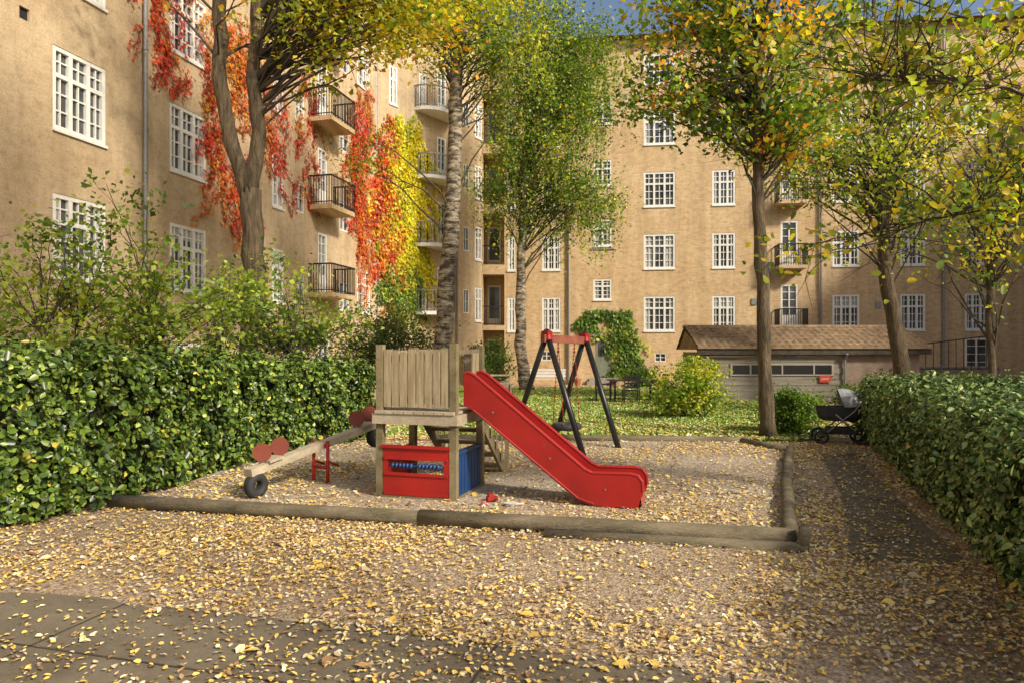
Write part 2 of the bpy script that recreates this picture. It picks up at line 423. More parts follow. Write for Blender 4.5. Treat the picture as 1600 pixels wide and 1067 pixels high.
for W in (WL,WK):
    mb.face([W.pt(-0.2,18.2,.5),W.pt(W.L,18.2,.5),W.pt(W.L,20.5,-5),W.pt(-.2,20.5,-5)])
    mb.face([W.pt(-0.2,18.2,.5),W.pt(W.L,18.2,.5),W.pt(W.L,18.19,-.2),W.pt(-.2,18.19,-.2)])
mb.obj('roof',[ROOF],left)

back=empty('back_apartment_building')
WO=Wall((-1.55,35),(-.33,35)); WB=Wall((-.33,35),(24.2,32))
facade(back,WO,0,17.3,[(.06,1.16,z,z+2.6,'loggia') for z in (.15,3.0,6.1,9.2,12.3)],ST_B)
rowsB=[2.68,5.78,8.88,11.98]
wins=[]
for p,q,k in ((793,806,'win2'),(847,876,'win'),(1006,1055,'win'),(1113,1149,'win'),(1301,1343,'win'),(1407,1446,'win'),(1508,1545,'win')):
    for r in rowsB: wins.append((WB.at(p),WB.at(q),r,r+1.72,k))
    if p in(847,1006,1113): wins.append((WB.at(p),WB.at(q),15.0,16.5,k))
for z0,z1 in ((4.25,5.3),(6.95,8.3),(10.0,11.3),(13.1,14.4)): wins.append((WB.at(927),WB.at(956),z0,z1,'win2'))
for r in rowsB+[-.05]: wins.append((WB.at(1220),WB.at(1247),r+.05 if r>0 else .1,r+2.25,'door'))
wins.append((WB.at(1023),WB.at(1041),1.15,1.6,'small')); wins.append((WB.at(846),WB.at(862),1.2,1.7,'small'))
wins.append((WB.at(1508),WB.at(1545),.1,2.3,'door'))
da,db=WB.at(930),WB.at(955)
wins.append((da,db,.35,2.4,'vent'))
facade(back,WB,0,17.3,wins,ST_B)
mb=MB()
mb.obox(WB.pt((da+db)/2,1.37,-.04),WB.d*(db-da)/2*.98,WB.n*.03,(0,0,1.02),0)
mb.obox(WB.pt((da+db)/2,1.85,-.005),WB.d*(db-da)/2*.6,WB.n*.012,(0,0,.4),1)
for i in (0,1): mb.obox(WB.pt((da+db)/2,.09+.17*i,.35-.15*i),WB.d*(.8-.1*i),WB.n*(.35-.15*i),(0,0,.085),2)
mb.obox(WB.pt((da+db)/2,2.5,.04),WB.d*.62,WB.n*.05,(0,0,.06),2)
mb.obj('entrance_door',[plain('green_grey_door',(.22,.25,.18),.5),GLASS,plain('step_stone',(.35,.32,.27),.9)],back)
for r in rowsB: 
    a=WB.at(1211); balcony(back,WB,[(a,0),(a,.8),(a+1.3,.8),(a+1.3,0)],r)
mb=MB()
for px in (889,1282,1473): 
    a=WB.at(px); mb.tube([WB.pt(a,0,.1),WB.pt(a,17.2,.1)],.055,8)
mb.tube([WB.pt(WB.at(1200),6,.1),WB.pt(WB.at(1202),2.6,.1),WB.pt(WB.at(1210),2.2,.1),WB.pt(WB.at(1268),2.0,.1)],.06,8)
for z in (3.9,7.0,10.1): mb.obox(WB.pt(WB.at(940),z-.2,.02),WB.d*.6,WB.n*.03,(0,0,.03))
for px,z in ((835,8.6),(985,3.2),(1178,4.1),(1372,3.9)): mb.obox(WB.pt(WB.at(px),z,.02),WB.d*.12,WB.n*.04,(0,0,.15))
mb.obj('downpipes',[GREYP],back)
mb=MB()
for W in (WO,WB):
    mb.face([W.pt(-0.3,17.3,.5),W.pt(W.L+.2,17.3,.5),W.pt(W.L+.2,17.9,-6),W.pt(-.3,17.9,-6)])
    mb.face([W.pt(-0.3,17.3,.5),W.pt(W.L,17.3,.5),W.pt(W.L,17.29,-.2),W.pt(-.3,17.29,-.2)])
mb.obj('roof',[ROOF],back)

right=empty('right_apartment_building')
WR=Wall((24.2,32),(27.5,-24)); RH=13.2
wins=[]
for y in np.arange(2,54,3.6):
    for r in rowsB[:3]: wins.append((y,y+1.5,r,r+1.72,'win'))
facade(right,WR,0,RH,wins,ST_B)
mb=MB(); mb.face([WR.pt(-.3,RH,.5),WR.pt(WR.L,RH,.5),WR.pt(WR.L,RH+2,-5),WR.pt(-.3,RH+2,-5)])
mb.face([WR.pt(-.3,RH+2,-5),WR.pt(WR.L,RH+2,-5),WR.pt(WR.L,0,-10),WR.pt(-.3,0,-10)])
mb.obj('roof',[ROOF],right)

# ------------------------------------------------------------------ wall vines
def vine(name,runs,W,size=.13,spread=.09,per=4):
    LP=[];LC=[];mb=MB(); root=empty(name)
    for (px0,px1,py0,py1,n,Ln,pal) in runs:
        for _ in range(n):
            px=random.uniform(px0,px1);py=random.uniform(py0,py1)
            a=W.at(px);z=W.zat(px,py);pts=[]
            da=random.gauss(0,.04)
            for k in range(max(3,int(Ln*10*random.uniform(.5,1.3)))):
                pts.append((a,z)); da=da*.85+random.gauss(0,.035); a+=da; z-=random.uniform(.03,.13)
                if z<.4: break
            c=pick(pal,1,jit=.3)[0]
            if len(pts)<2: continue
            mb.tube([W.pt(p[0],p[1],.03) for p in pts[::2]],.008,3,0,False)
            th=random.uniform(.5,1.5)
            for (a_,z_) in pts:
                for _ in range(per):
                    LP.append(W.pt(a_+random.gauss(0,spread*th),z_+random.gauss(0,.09),.04+abs(random.gauss(0,.06)))); LC.append(c*random.uniform(.6,1.3))
    LP=np.array([tuple(p) for p in LP]);nr=np.tile(np.array(W.n),(len(LP),1))+rng.normal(size=LP.shape)*.35+np.array([0,0,.35])
    mb.obj('stems',[BARK],root)
    leafmesh('vine_leaves',LP,nr,size*rng.uniform(.6,1.3,len(LP)),np.array(LC),parent=root,tang=np.array([0,0,-1.0]))
R=[(RD,3),((.62,.10,.04),2),(OR,1)]; RO=[((.68,.24,.07),2),(OR,2),(RD,1),((.66,.14,.07),2)]; YY=[((.80,.68,.03),3),((.66,.62,.04),2),(YG,1)]
vine('red_creeper_vine',[
 (228,250,-60,40,8,2.0,R),(236,262,60,110,5,1.4,R),(262,330,110,150,6,1.3,R),(310,350,170,260,8,1.5,R),(262,300,-90,-20,6,1.6,R),(300,345,0,90,7,1.5,R),
 (345,385,20,120,14,2.0,RO),(335,415,110,300,26,2.0,RO),(345,395,250,350,8,1.4,RO),(395,440,60,200,14,1.8,RO),
 (418,495,170,230,13,1.6,R),(430,492,210,300,10,1.3,R),(470,495,90,170,5,1.4,R),
 (545,572,170,330,20,2.6,R),(552,584,130,250,20,3.0,RO),(560,584,250,390,20,2.6,RO)],WL,.11)
vine('yellow_creeper_vine',[(590,612,180,330,20,3.0,R+[(OR,3)]),(590,612,330,420,20,2.4,RO),(616,655,180,330,60,3.0,YY),
 (622,654,300,400,40,2.6,YY),
 (590,655,410,470,40,1.8,[(G1,2),(G2,2),(YG,1)])],WK,.15,.13,5)
vine('door_climbing_plant',[(905,926,496,515,22,.7,[(G1,2),(G2,2)]),(912,985,487,502,60,.32,[(G1,2),(G2,2)]),(964,990,495,520,26,1.6,[(G1,3),(G2,2),(YG,1)]),(968,996,530,575,30,1.2,[(G1,3),(G2,2)])],WB,.17)

# ------------------------------------------------------------------ ground
def sheet(name,poly,z,mat):
    mb=MB(); mb.face([(x,y,z) for x,y in poly],0); return mb.obj(name,[mat])
sheet('ground',[(-300,-300),(300,-300),(300,300),(-300,300)],0,GRAVEL)
sheet('lawn',[(-2.6,13.3),(5.2,12.6),(6.4,13.6),(9.5,20),(12,31.0),(-3,31.3)],.012,GRASSG)
sheet('far_footpath',[(-4,31.3),(24,30.4),(24,32.2),(-1.5,35),(-5,30)],.008,PATH)
def wavy(poly,amp=.06,step=.25):
    out=[]
    for i in range(len(poly)):
        a=Vector(poly[i]);b=Vector(poly[(i+1)%len(poly)]);n=max(1,int((b-a).length/step))
        for k in range(n): q=a.lerp(b,k/n); out.append((q.x+random.gauss(0,amp*.5),q.y+random.gauss(0,amp)))
    return out
sheet('asphalt_walkway',wavy([(-9,6.35),(-3.66,4.86),(-.62,4.12),(1.3,3.5),(5,2.4),(5,-3),(-9,-3)],.035),.004,ASPH)
PA=[(5.10,11.3),(5.75,11.5),(4.95,9.3),(3.62,5.45),(2.72,5.5),(3.6,7.4),(4.4,9.4)]
sheet('asphalt_path',wavy(PA,.03),.004,ASPH)
sheet('playground_gravel_bed',[(-4.15,7.42),(2.43,6.02),(4.58,11.2),(4.2,12.5),(-3.4,12.6),(-4.0,9.8)],.05,SAND)
mb=MB()
for x in np.arange(-8,5,1.25):
    y=4.0-.27*x
    mb.box((x,y-1.75,.007),(.012,3.2,.004),-.26)
mb.beam((-9,5.6,.007),(4,2.1,.007),.012,.004)
mb.obj('paving_joints',[DKWOOD])

lb=empty('log_border')
mb=MB()
mb.tube([(-4.35,7.42,.07),(-3.4,7.21,.078),(-2.6,7.02,.075),(-1.7,6.86,.07),(-.9,6.68,.07)],[.072,.069,.072,.07,.072],14)
mb.tube([(-.9,6.68,.075),(0,6.49,.08),(.9,6.28,.08),(2.46,5.93,.085)],[.078,.072,.076,.075],14)
mb.tube([(.3,6.30,-.01),(2.5,5.80,.0)],[.07,.075],12)
mb.tube([(2.42,5.93,.10),(3.3,8.2,.10),(3.55,8.8,.09)],[.066,.07,.066],14)
mb.tube([(3.56,8.82,.08),(4.0,9.9,.09),(4.58,11.25,.08)],[.07,.066,.07],14)
mb.tube([(4.5,11.3,.07),(4.15,12.3,.07)],[.07,.07],12)
mb.tube([(4.3,12.5,.05),(2.2,12.6,.07),(-1.5,12.75,.06)],[.08,.085,.08],12)
mb.tube([(2.47,5.80,0),(2.50,5.82,.2)],[.05,.048],10)
mb.obj('logs',[LOGM],lb,True)

def inpoly(x,y,poly):
    c=np.zeros(len(x),bool);n=len(poly)
    for i in range(n):
        x1,y1=poly[i];x2,y2=poly[(i+1)%n]
        m=((y1>y)!=(y2>y))&(x<(x2-x1)*(y-y1)/(y2-y1+1e-12)+x1); c^=m
    return c
def wave(x,y): return np.sin(x*1.3+y*.7)+np.sin(x*-.6+y*1.9+1)+np.sin(x*3.1-y*2.3)*.6+np.sin(x*5.3+y*4.1)*.4+np.sin(x*9.3-y*3.1)*.3
PLAY=[(-4.15,7.42),(2.43,6.02),(4.58,11.2),(4.2,12.5),(-3.4,12.6)]
def litter(n,x0,x1,y0,y1,size):
    x=rng.uniform(x0,x1,n);y=rng.uniform(y0,y1,n)
    keep=rng.uniform(size=n)<np.clip(.58+.24*wave(x,y),.18,1)
    x,y=x[keep],y[keep]
    asp=((y<3.9-.275*x-.02)|inpoly(x,y,PA))&(rng.uniform(size=len(x))<.62)
    pl=inpoly(x,y,PLAY); cent=pl&(np.abs(y-9)<2)&(np.abs(x-1)<3)
    drop=asp|(pl&(rng.uniform(size=len(x))<.25))|(cent&(rng.uniform(size=len(x))<.35)); x,y,pl=x[~drop],y[~drop],pl[~drop]
    z=np.where(pl,.058,.012)+rng.uniform(0,.012,len(x)); return x,y,z,size*rng.uniform(.5,1.4,len(x))
X=[litter(125000,-7,6.5,2.4,7.5,.030),litter(72000,-6,8,7.5,13.2,.037),litter(15000,-3,12,12.6,22,.06),litter(9000,-3,8,12.6,16,.055),litter(7000,-4,14,20,33,.09),litter(3600,-7,7,2.4,12.6,.07)]
x,y,z,s=[np.concatenate([a[i] for a in X]) for i in range(4)]
z=np.where(y>12.7,z+.05,z)
pal=[((.80,.58,.15),4),((.74,.48,.10),2.6),((.50,.31,.13),2.4),((.22,.13,.06),1.6),((.76,.66,.42),3.2),((.60,.46,.30),2.4)]
nr=np.stack([rng.normal(size=len(x))*.3,rng.normal(size=len(x))*.3,np.ones(len(x))],1)
leafmesh('fallen_leaves',np.stack([x,y,z],1),nr,s,pick(pal,len(x)),True,LITTER)

n=130000; x=rng.uniform(-3,12,n); y=12.7+18.3*rng.uniform(size=n)**1.5
k=inpoly(x,y,[(-2.6,13.3),(5.2,12.7),(6.4,13.6),(9.5,20),(12,31.0),(-3,31.3)])&(rng.uniform(size=n)<np.clip((y-12.2)/3.0,0,1)); x,y=x[k],y[k]
pos=np.stack([x,y,np.full(len(x),.05)],1); nr=rng.normal(size=pos.shape)*np.array([1,1,.25])+np.array([.3,-.4,.5])
leafmesh('grass',pos,nr,.085*rng.uniform(.6,1.3,len(x)),pick([((.15,.26,.025),3),((.22,.33,.035),3),((.33,.35,.08),1.2)],len(x)),False,HLEAF,tang=np.tile([0,0,1.6],(len(x),1)))

# ------------------------------------------------------------------ hedges
def hedge(name,pts,width,heights,side,dens,lsize,pal,bulge=.09):
    root=empty(name); P=[Vector((*p,0)) for p in pts]; core=MB();LP=[];LN=[]
    nr_=[]
    for i in range(len(P)):
        d=(P[min(i+1,len(P)-1)]-P[max(i-1,0)]).normalized(); nr_.append(Vector((d.y,-d.x,0))*side)
    ins=.22
    for i in range(len(P)-1):
        a,b=P[i],P[i+1]; na,nb=nr_[i],nr_[i+1]; ha,hb=heights[i],heights[i+1]
        A=[a-na*ins,a-na*(width-ins)];B=[b-nb*ins,b-nb*(width-ins)]
        Z=lambda p,h:Vector((p.x,p.y,h-ins))
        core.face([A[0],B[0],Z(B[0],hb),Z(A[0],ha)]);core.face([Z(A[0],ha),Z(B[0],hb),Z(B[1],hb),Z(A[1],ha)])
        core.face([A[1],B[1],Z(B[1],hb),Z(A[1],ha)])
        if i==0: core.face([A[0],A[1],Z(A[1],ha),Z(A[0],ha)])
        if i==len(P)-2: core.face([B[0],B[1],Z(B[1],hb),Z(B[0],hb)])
        L=(b-a).length
        def samp(k,kind):
            for _ in range(k):
                t=random.random(); q=a.lerp(b,t); n=na.lerp(nb,t).normalized(); h=ha+(hb-ha)*t
                if kind==0: z=random.uniform(.02,1)**.9*h; o=0; nn=n+Vector((0,0,.45))
                elif kind==1: z=h; o=random.uniform(0,1)*width; nn=Vector((0,0,1))+n*.2
                else: z=random.uniform(.05,1)*h;o=width;nn=-n
                u=q.x*1.7+q.y*2.1; w2=o*3.1
                lump=bulge*(math.sin(u*1.9+z*2.7+w2)+math.sin(u*4.3-z*5.1+1-w2)+.6*math.sin(u*9+z*8+w2*2))
                dep=-abs(random.gauss(0,.09))+lump*.85
                r=random.random()
                if r<.06: dep+=random.uniform(.03,.2 if kind==1 else .14)
                if kind==0:
                    dep=max(dep,-.2)
                    edge=max(0,z-(h-.15)); p=q+n*(dep-edge*.6); zz=z
                    if z<.25 and dep>-.05: p=p-n*(.25-z)*.5
                elif kind==1: p=q-n*o; zz=h+max(dep*.9,-.2)-max(0,.15-o)*.5
                else: p=q-n*(o+dep); zz=z
                LP.append((p.x,p.y,max(.02,zz))); LN.append(tuple(nn))
        samp(int(dens*L*(ha+hb)/2),0); samp(int(dens*.8*L*width),1); samp(int(dens*.3*L*(ha+hb)/2),2)
    for e,sg in ((0,-1),(len(P)-1,1)):
        d=(P[1]-P[0] if e==0 else P[-1]-P[-2]).normalized()*sg; n=nr_[e];h=heights[e]
        for _ in range(int(dens*width*h)):
            p=P[e]-n*random.uniform(0,width)+d*(random.gauss(0,.06)-.05); LP.append((p.x,p.y,random.uniform(.03,h)));LN.append(tuple(d+Vector((0,0,.3))))
    LP=np.array(LP);LN=np.array(LN)+rng.normal(size=LP.shape)*.6
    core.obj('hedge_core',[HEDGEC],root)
    leafmesh('hedge_leaves',LP,LN,lsize*rng.uniform(.45,1.35,len(LP)),pick(pal,len(LP),jit=.45),True,HLEAF,parent=root)
HP=[((.08,.14,.02),4),((.14,.22,.028),3),((.035,.07,.014),3),((.28,.34,.05),1.2),((.5,.40,.06),.15)]
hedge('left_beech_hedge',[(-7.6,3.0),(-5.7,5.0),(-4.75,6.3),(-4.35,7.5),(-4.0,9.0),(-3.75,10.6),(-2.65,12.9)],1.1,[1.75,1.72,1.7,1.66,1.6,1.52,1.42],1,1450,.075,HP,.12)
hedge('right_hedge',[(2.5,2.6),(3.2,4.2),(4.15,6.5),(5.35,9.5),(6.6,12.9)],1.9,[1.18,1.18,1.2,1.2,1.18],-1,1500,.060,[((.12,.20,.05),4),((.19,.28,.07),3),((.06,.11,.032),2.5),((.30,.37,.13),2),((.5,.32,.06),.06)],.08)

# ------------------------------------------------------------------ trees
MP=[(Y1,3),(OR,1.5),(YG,4),(G2,3),(Y2,2)]
tree('maple_tree',[([(-5.3,14,0),(-5.32,14,1.6),(-5.25,14,3.2),(-5.35,14,5.0)],[.27,.25,.22,.22]),
 ([(-5.4,14,4.8),(-5.75,14,5.9),(-5.98,14,7.2),(-6.0,14,9),(-6.3,14,12),(-6.6,14,14)],[.18,.15,.14,.13,.09,.04]),
 ([(-5.35,14,4.9),(-5.2,14,6.2),(-5.32,14,7.2),(-5.2,14,9),(-4.9,14,12),(-4.6,14,14)],[.18,.15,.14,.12,.08,.04])],
 [(-3.1,14,9.4,2.3,2,1.9,3),(-5.4,14,11.8,3.4,2.6,2.4,1.6),(-1.8,14.2,9.6,1.3,1.2,1.8,1.3)],160,75,.13,.34,MP,BARK,[(Y1,2),(YG,1)])
tree('birch_tree',[([(-1.9,18,0),(-1.85,18,1.8),(-1.62,18,4.6),(-1.5,18,7),(-1.48,18,9),(-1.2,18,11),(-1.0,18,14)],[.27,.24,.21,.19,.17,.13,.06])],
 [(-1.2,18,12.2,2.4,2.2,3.2,4),(-2.5,18,10.2,1.3,1.2,1.0,.8),(0,18,9.6,1.2,1.2,1.4,1.0),(-3.9,17.6,6.9,.5,.5,.3,.25)],105,60,.09,.35,[(YG,3),(G2,4),(Y1,1),(G1,3)],BIRCH,[(Y1,.6),(YG,1)],hang=.9)
tree('birch_tree',[([(.62,29,0),(.35,29,2),(.4,29,5),(.45,29,8),(.7,29,12),(.8,29,17)],[.27,.24,.2,.16,.11,.05])],
 [(1.5,29,11.5,2.6,2.4,4.4,5),(1.0,29,15.5,2.6,2.5,2.5,2),(3.0,28.8,8.2,1.5,1.3,1.6,1.3),(-.7,29,9.5,1.1,1.2,2.5,1),(3.4,29,13.5,1.3,1.5,2.5,1.3)],210,75,.125,.42,[(G2,5),(G1,4),(YG,2.5),(G3,1)],BIRCH,[(YG,1),(G2,1),(Y1,.3)],hang=2.3,rise=.2)
tree('maple_tree',[([(4.95,13.2,0),(4.88,13.2,1.5),(4.85,13.2,3),(4.75,13.2,4.5),(4.72,13.2,6),(4.8,13.2,8),(4.9,13.2,12)],[.15,.135,.125,.115,.105,.085,.04])],
 [(4.1,13.2,7.2,2.0,1.7,1.5,3),(5.1,13,8.8,2.6,2.2,1.6,2.2),(5.7,13.2,6.2,1.0,1.2,.9,.9),(3.0,13.3,8.4,1.0,1,1.2,.6)],135,62,.125,.34,[(G1,3.5),(G2,5),(OR,1.2),(Y2,1.5),(YG,2.5),(G3,1)],BARK,[(YG,1),(G2,3),(Y1,.8)])
tree('plane_tree',[([(11.5,20,0),(11.35,20,1.7),(10.95,20,4),(10.8,20,7),(10.6,20,12)],[.24,.21,.18,.14,.06])],
 [(10.6,20,9.2,4,2.5,2.8,4),(8.6,20,7.2,1.5,1.2,1.0,1),(13.5,20,8,2.5,2,2.5,1.5),(11,20,6.2,1.8,1.2,.7,.7)],125,62,.13,.45,[(YG,4),(G2,4),(Y1,1.6),(G1,2)],BARK,[(Y1,1),(YG,1),(G2,1)])
tree('young_linden_tree',[([(11.3,16,0),(11.2,16,2.5),(11.3,16,5),(11.1,16,8)],[.09,.08,.06,.03])],
 [(11.0,16,5.6,2.6,1.6,2.2,1)],55,42,.11,.35,[(YG,3),(Y1,1.6),(G2,4)],BARK,[(Y1,1),(YG,1)])
tree('linden_tree',[([(6.9,5.6,0),(6.7,5.7,2.2),(6.4,5.8,4.0),(6.2,5.8,6.5)],[.16,.14,.11,.05]),
 ([(6.6,5.7,2.6),(5.6,6.0,3.6),(4.4,6.2,4.1),(3.3,6.2,4.15)],[.036,.022,.012,.005]),
 ([(6.4,5.8,3.8),(5.2,5.6,4.6),(3.9,5.4,4.9)],[.032,.018,.008]),
 ([(6.5,5.7,3.2),(5.4,6.0,4.2),(4.2,6.5,4.9),(3.2,6.6,5.3)],[.032,.018,.010,.005]),
 ([(6.6,5.7,2.2),(5.8,6.4,2.9),(4.7,6.8,3.1),(3.6,7.0,2.9)],[.026,.015,.009,.004])],
 [(4.5,6.2,4.3,1.9,1.1,.9,4),(4.9,6.3,3.1,1.4,.9,.7,2),(3.0,6.4,4.5,.7,.8,.6,.7),(3.0,6.8,2.75,.6,.4,.2,.25),(4.3,5.4,5.0,1.6,.7,.5,1.2)],180,15,.086,.24,[(YG,6),(Y1,5),(G2,5)],BARK,[(Y1,1),(YG,1)],r0=.006,fine=True,rise=-.03,zoff=0,stem_n=8)
# tall tree added out of view behind the camera to dapple the left facade
tree('unseen_shade_tree',[([(8.5,-4,0),(8.3,-3.8,5),(7.6,-3,11),(6.8,-2,17),(6,-1,20)],[.35,.3,.22,.14,.06])],
 [(4.5,1.0,17.5,4.0,3.2,2.8,3)],75,60,.22,.6,[(YG,3),(G2,4)],BARK,None)
def shrub(name,bases,crown,nclump,per,ls,sig,pal,alt=None,h=1.2,fine=False,r0=.010):
    tr=[([(b[0],b[1],0),(b[0]+random.uniform(-.2,.2),b[1],h*.5),(b[0]+random.uniform(-.5,.5),b[1],h)],[.04,.03,.015]) for b in bases]
    return tree(name,tr,crown,nclump,per,ls,sig,pal,TWIG,alt,r0=r0,rise=.1,zoff=.2,fine=fine,stem_n=6)
LG=[((.28,.38,.05),3),((.19,.29,.04),3),(YG,2.2),(G1,2)]
shrub('elder_shrub',[(-7.6,9.8),(-6.6,10),(-5.8,10.2),(-6.9,10.3)],[(-7.0,9.9,2.5,2.1,.9,1.0,4),(-5.2,10.1,2.4,1.3,.8,.8,2),(-5.9,10,3.4,1.0,.6,.6,.8)],125,38,.095,.23,LG,[(YG,1)],2.0)
shrub('hazel_shrub',[(-4.9,12),(-4.2,12.2),(-3.6,12.6)],[(-4.4,12.2,2.3,1.3,.8,1.1,3),(-3.3,12.8,2.0,.6,.6,.7,1)],75,42,.09,.22,LG+[(G1,3),(G3,2)],[(YG,1),(G1,1)],1.6)
shrub('yew_bush',[(-4.0,20),(-3.2,20)],[(-3.5,20,1.7,1.5,1,1.3,1)],70,90,.09,.25,[((.10,.14,.03),3),((.20,.20,.04),2),(G3,2)],None,1.0)
shrub('yew_bush',[(-.6,33)],[(-1.0,33,1.2,1.3,.6,1.0,1)],30,80,.13,.25,[(G1,3),(G3,2)],None,.8)
shrub('currant_bush',[(4.1,17),(4.7,17),(4.4,17.2)],[(4.4,17,.75,1.0,.8,.6,3),(4.6,17,1.2,.5,.5,.3,1),(3.8,17,.5,.5,.5,.4,.6)],75,55,.085,.18,[(YG,3),(G2,4),(Y1,1.2),((.22,.32,.04),2)],[(YG,1)],.6)
shrub('box_bush',[(5.65,13.8)],[(5.65,13.8,.55,.5,.5,.5,1)],36,120,.06,.14,[(G1,3),(G2,3)],None,.4)
shrub('box_bush',[(7.0,13.9)],[(7.0,13.8,.6,.5,.5,.5,1)],30,100,.06,.14,[(G1,3),(G2,2)],None,.4)
shrub('hydrangea_bush',[(6,31.5)],[(6.0,31.5,.6,.9,.6,.5,1)],20,80,.12,.2,[(G1,3),(G2,2)],None,.4)

# ------------------------------------------------------------------ play tower
fd=Vector((.956,-.292,0)).normalized(); sd=Vector((.292,.956,0)).normalized(); UP=Vector((0,0,1))
O=Vector((-1.5,7.8,.04)); TW=.90;TD=.86
def T(a,b,z): return O+fd*a+sd*b+UP*z
tower=empty('playground_tower')
mb=MB()
def tb(m,a0,a1,b0,b1,z0,z1,mi=0): m.obox(T((a0+a1)/2,(b0+b1)/2,(z0+z1)/2),fd*(a1-a0)/2,sd*(b1-b0)/2,UP*(z1-z0)/2,mi)
for a,b,h in ((0,0,1.73),(TW,0,1.74),(0,TD,1.7),(TW,TD,1.72)):
    tb(mb,a-.04,a+.04,b-.04,b+.04,-.05,h)
mb.obj('posts',[MOSSW],tower)
mb=MB()
tb(mb,-.07,TW+.07,-.075,-.042,.84,.955); tb(mb,-.07,TW+.07,TD+.042,TD+.075,.84,.955)
tb(mb,-.075,-.042,-.04,TD+.04,.84,.953); tb(mb,TW+.042,TW+.075,-.04,TD+.04,.84,.953)
for i in range(8): tb(mb,-.03+i*.121,-.03+i*.121+.112,-.09,TD+.09,.957,.99)
mb.obj('platform',[WOODH],tower)
mb=MB()
def plankrow(fn,L,n,z0,z1):
    for i in range(n):
        w=L/n; fn(i*w+.008,(i+1)*w-.008,z0+random.uniform(-.008,.008),z1+random.uniform(-.02,.02))
plankrow(lambda p,q,z0,z1:tb(mb,.045+p,.045+q,-.03+random.uniform(-.004,.004),-.008,z0,z1),TW-.09,8,1.03,1.66)
plankrow(lambda p,q,z0,z1:tb(mb,-.03,-.008,.045+p,.045+q,z0,z1),TD-.09,8,1.03,1.66)
plankrow(lambda p,q,z0,z1:tb(mb,TW-.02,TW+.002,.045+p,.045+q,z0,z1),.10,1,1.03,1.62)
plankrow(lambda p,q,z0,z1:tb(mb,TW-.02,TW+.002,.60+p,.60+q,z0,z1),.21,2,1.03,1.62)
tb(mb,.045,TW-.045,-.008,.03,1.55,1.61);tb(mb,.045,TW-.045,-.008,.03,1.08,1.14)
tb(mb,-.008,.03,.045,TD-.045,1.55,1.61)
tb(mb,.045,.30,TD-.01,TD+.02,1.03,1.62); tb(mb,TW-.2,TW-.045,TD-.01,TD+.02,1.03,1.62)
tb(mb,.0,TW,TD-.05,TD-.02,1.62,1.68)
mb.obj('railing_planks',[WOOD],tower)
mb=MB()
tb(mb,.045,TW-.045,-.035,-.01,.46,.57);tb(mb,.045,TW-.045,-.035,-.01,.035,.28)
tb(mb,.045,.11,-.036,-.012,.28,.46);tb(mb,TW-.11,TW-.045,-.036,-.012,.28,.46)
tb(mb,.03,TW-.03,-.06,.0,.57,.60)
tb(mb,.06,TW-.06,-.05,-.036,.44,.475); tb(mb,.06,TW-.06,-.05,-.036,.262,.295); tb(mb,.06,TW-.06,-.05,-.036,.04,.08)
tb(mb,-.03,-.008,.045,TD-.045,.04,.5)
mb.obj('red_panel',[RED],tower)
mb=MB(); tb(mb,.0,TW,-.045,.02,-.02,.035); tb(mb,TW-.02,TW+.03,0,TD,-.02,.035); mb.obj('sill_beam',[MOSSW],tower)
mb=MB()
tb(mb,TW-.012,TW+.012,.045,TD-.045,.035,.50)
for i in range(7): tb(mb,TW+.012,TW+.02,.07+i*.107,.07+i*.107+.085,.06,.48)
tb(mb,TW-.03,TW+.03,.04,TD-.04,.50,.54)
mb.obj('blue_panel',[BLUE],tower)
mb=MB(); mb.tube([T(.1,-.022,.37),T(TW-.1,-.022,.37)],.008,8)
for i in range(12):
    a=.17+i*.045+(.06 if i>5 else 0); mb.tube([T(a-.019,-.022,.37),T(a-.008,-.022,.37),T(a+.008,-.022,.37),T(a+.019,-.022,.37)],[.015,.034,.034,.015],12)
mb.obj('abacus_beads',[BLUE],tower,True)
mb=MB()
N_=5
for sa in (.06,TW-.06):
    mb.beam(T(sa,TD+.05,.93),T(sa,TD+1.15,0.0),.04,.15)
for i in range(N_):
    t=(i+.5)/N_; tb(mb,.08,TW-.08,TD+.05+1.08*t-.11,TD+.05+1.08*t+.09,.93*(1-t)-.02,.93*(1-t)+.02)
mb.obj('stair_steps',[MOSSW],tower)
mb=MB()
for sa in (.04,TW-.02):
    mb.beam(T(sa,TD+.05,1.5),T(sa,TD+1.15,.62),.03,.07); mb.beam(T(sa,TD+1.15,0),T(sa,TD+1.15,.65),.06,.06)
    for t in (.2,.4,.6,.8): mb.beam(T(sa,TD+.05+1.1*t,.93*(1-t)),T(sa,TD+.05+1.1*t,1.5-.88*t),.02,.06)
mb.obj('stair_handrail',[WOOD],tower)
slide=empty('playground_slide')
SO=.17;SW=.42
prof_top=[(0,1.40),(.06,1.42),(.14,1.38),(1.38,.40),(1.46,.365),(1.86,.375),(1.94,.36),(1.985,.30),(1.99,.20)]
prof_bot=[(1.99,.16),(1.96,.10),(1.94,.02),(1.46,.02),(1.30,.07),(.10,1.00),(0,1.06)]
mb=MB()
for b in (SO,SO+SW):
    poly=[T(TW+.05+a,b-.012,z) for a,z in prof_top+prof_bot]
    mb.prism(poly,sd*.024)
    mb.tube([T(TW+.05+a,b,z) for a,z in prof_top],.02,8)
    mb.tube([T(TW+.05+a,b-.012,z) for a,z in ((.12,1.0),(1.31,.09),(1.48,.04))],.012,6)
mb.obj('side_plates',[RED],slide)
mb=MB(); bed=[(0,1.08),(.12,1.07),(.25,.98),(1.34,.19),(1.46,.15),(1.9,.16),(1.97,.12),(1.98,.03)]
for (a,z),(c,w) in zip(bed[:-1],bed[1:]):
    mb.face([T(TW+.05+a,SO+.013,z),T(TW+.05+c,SO+.013,w),T(TW+.05+c,SO+SW-.013,w),T(TW+.05+a,SO+SW-.013,z)])
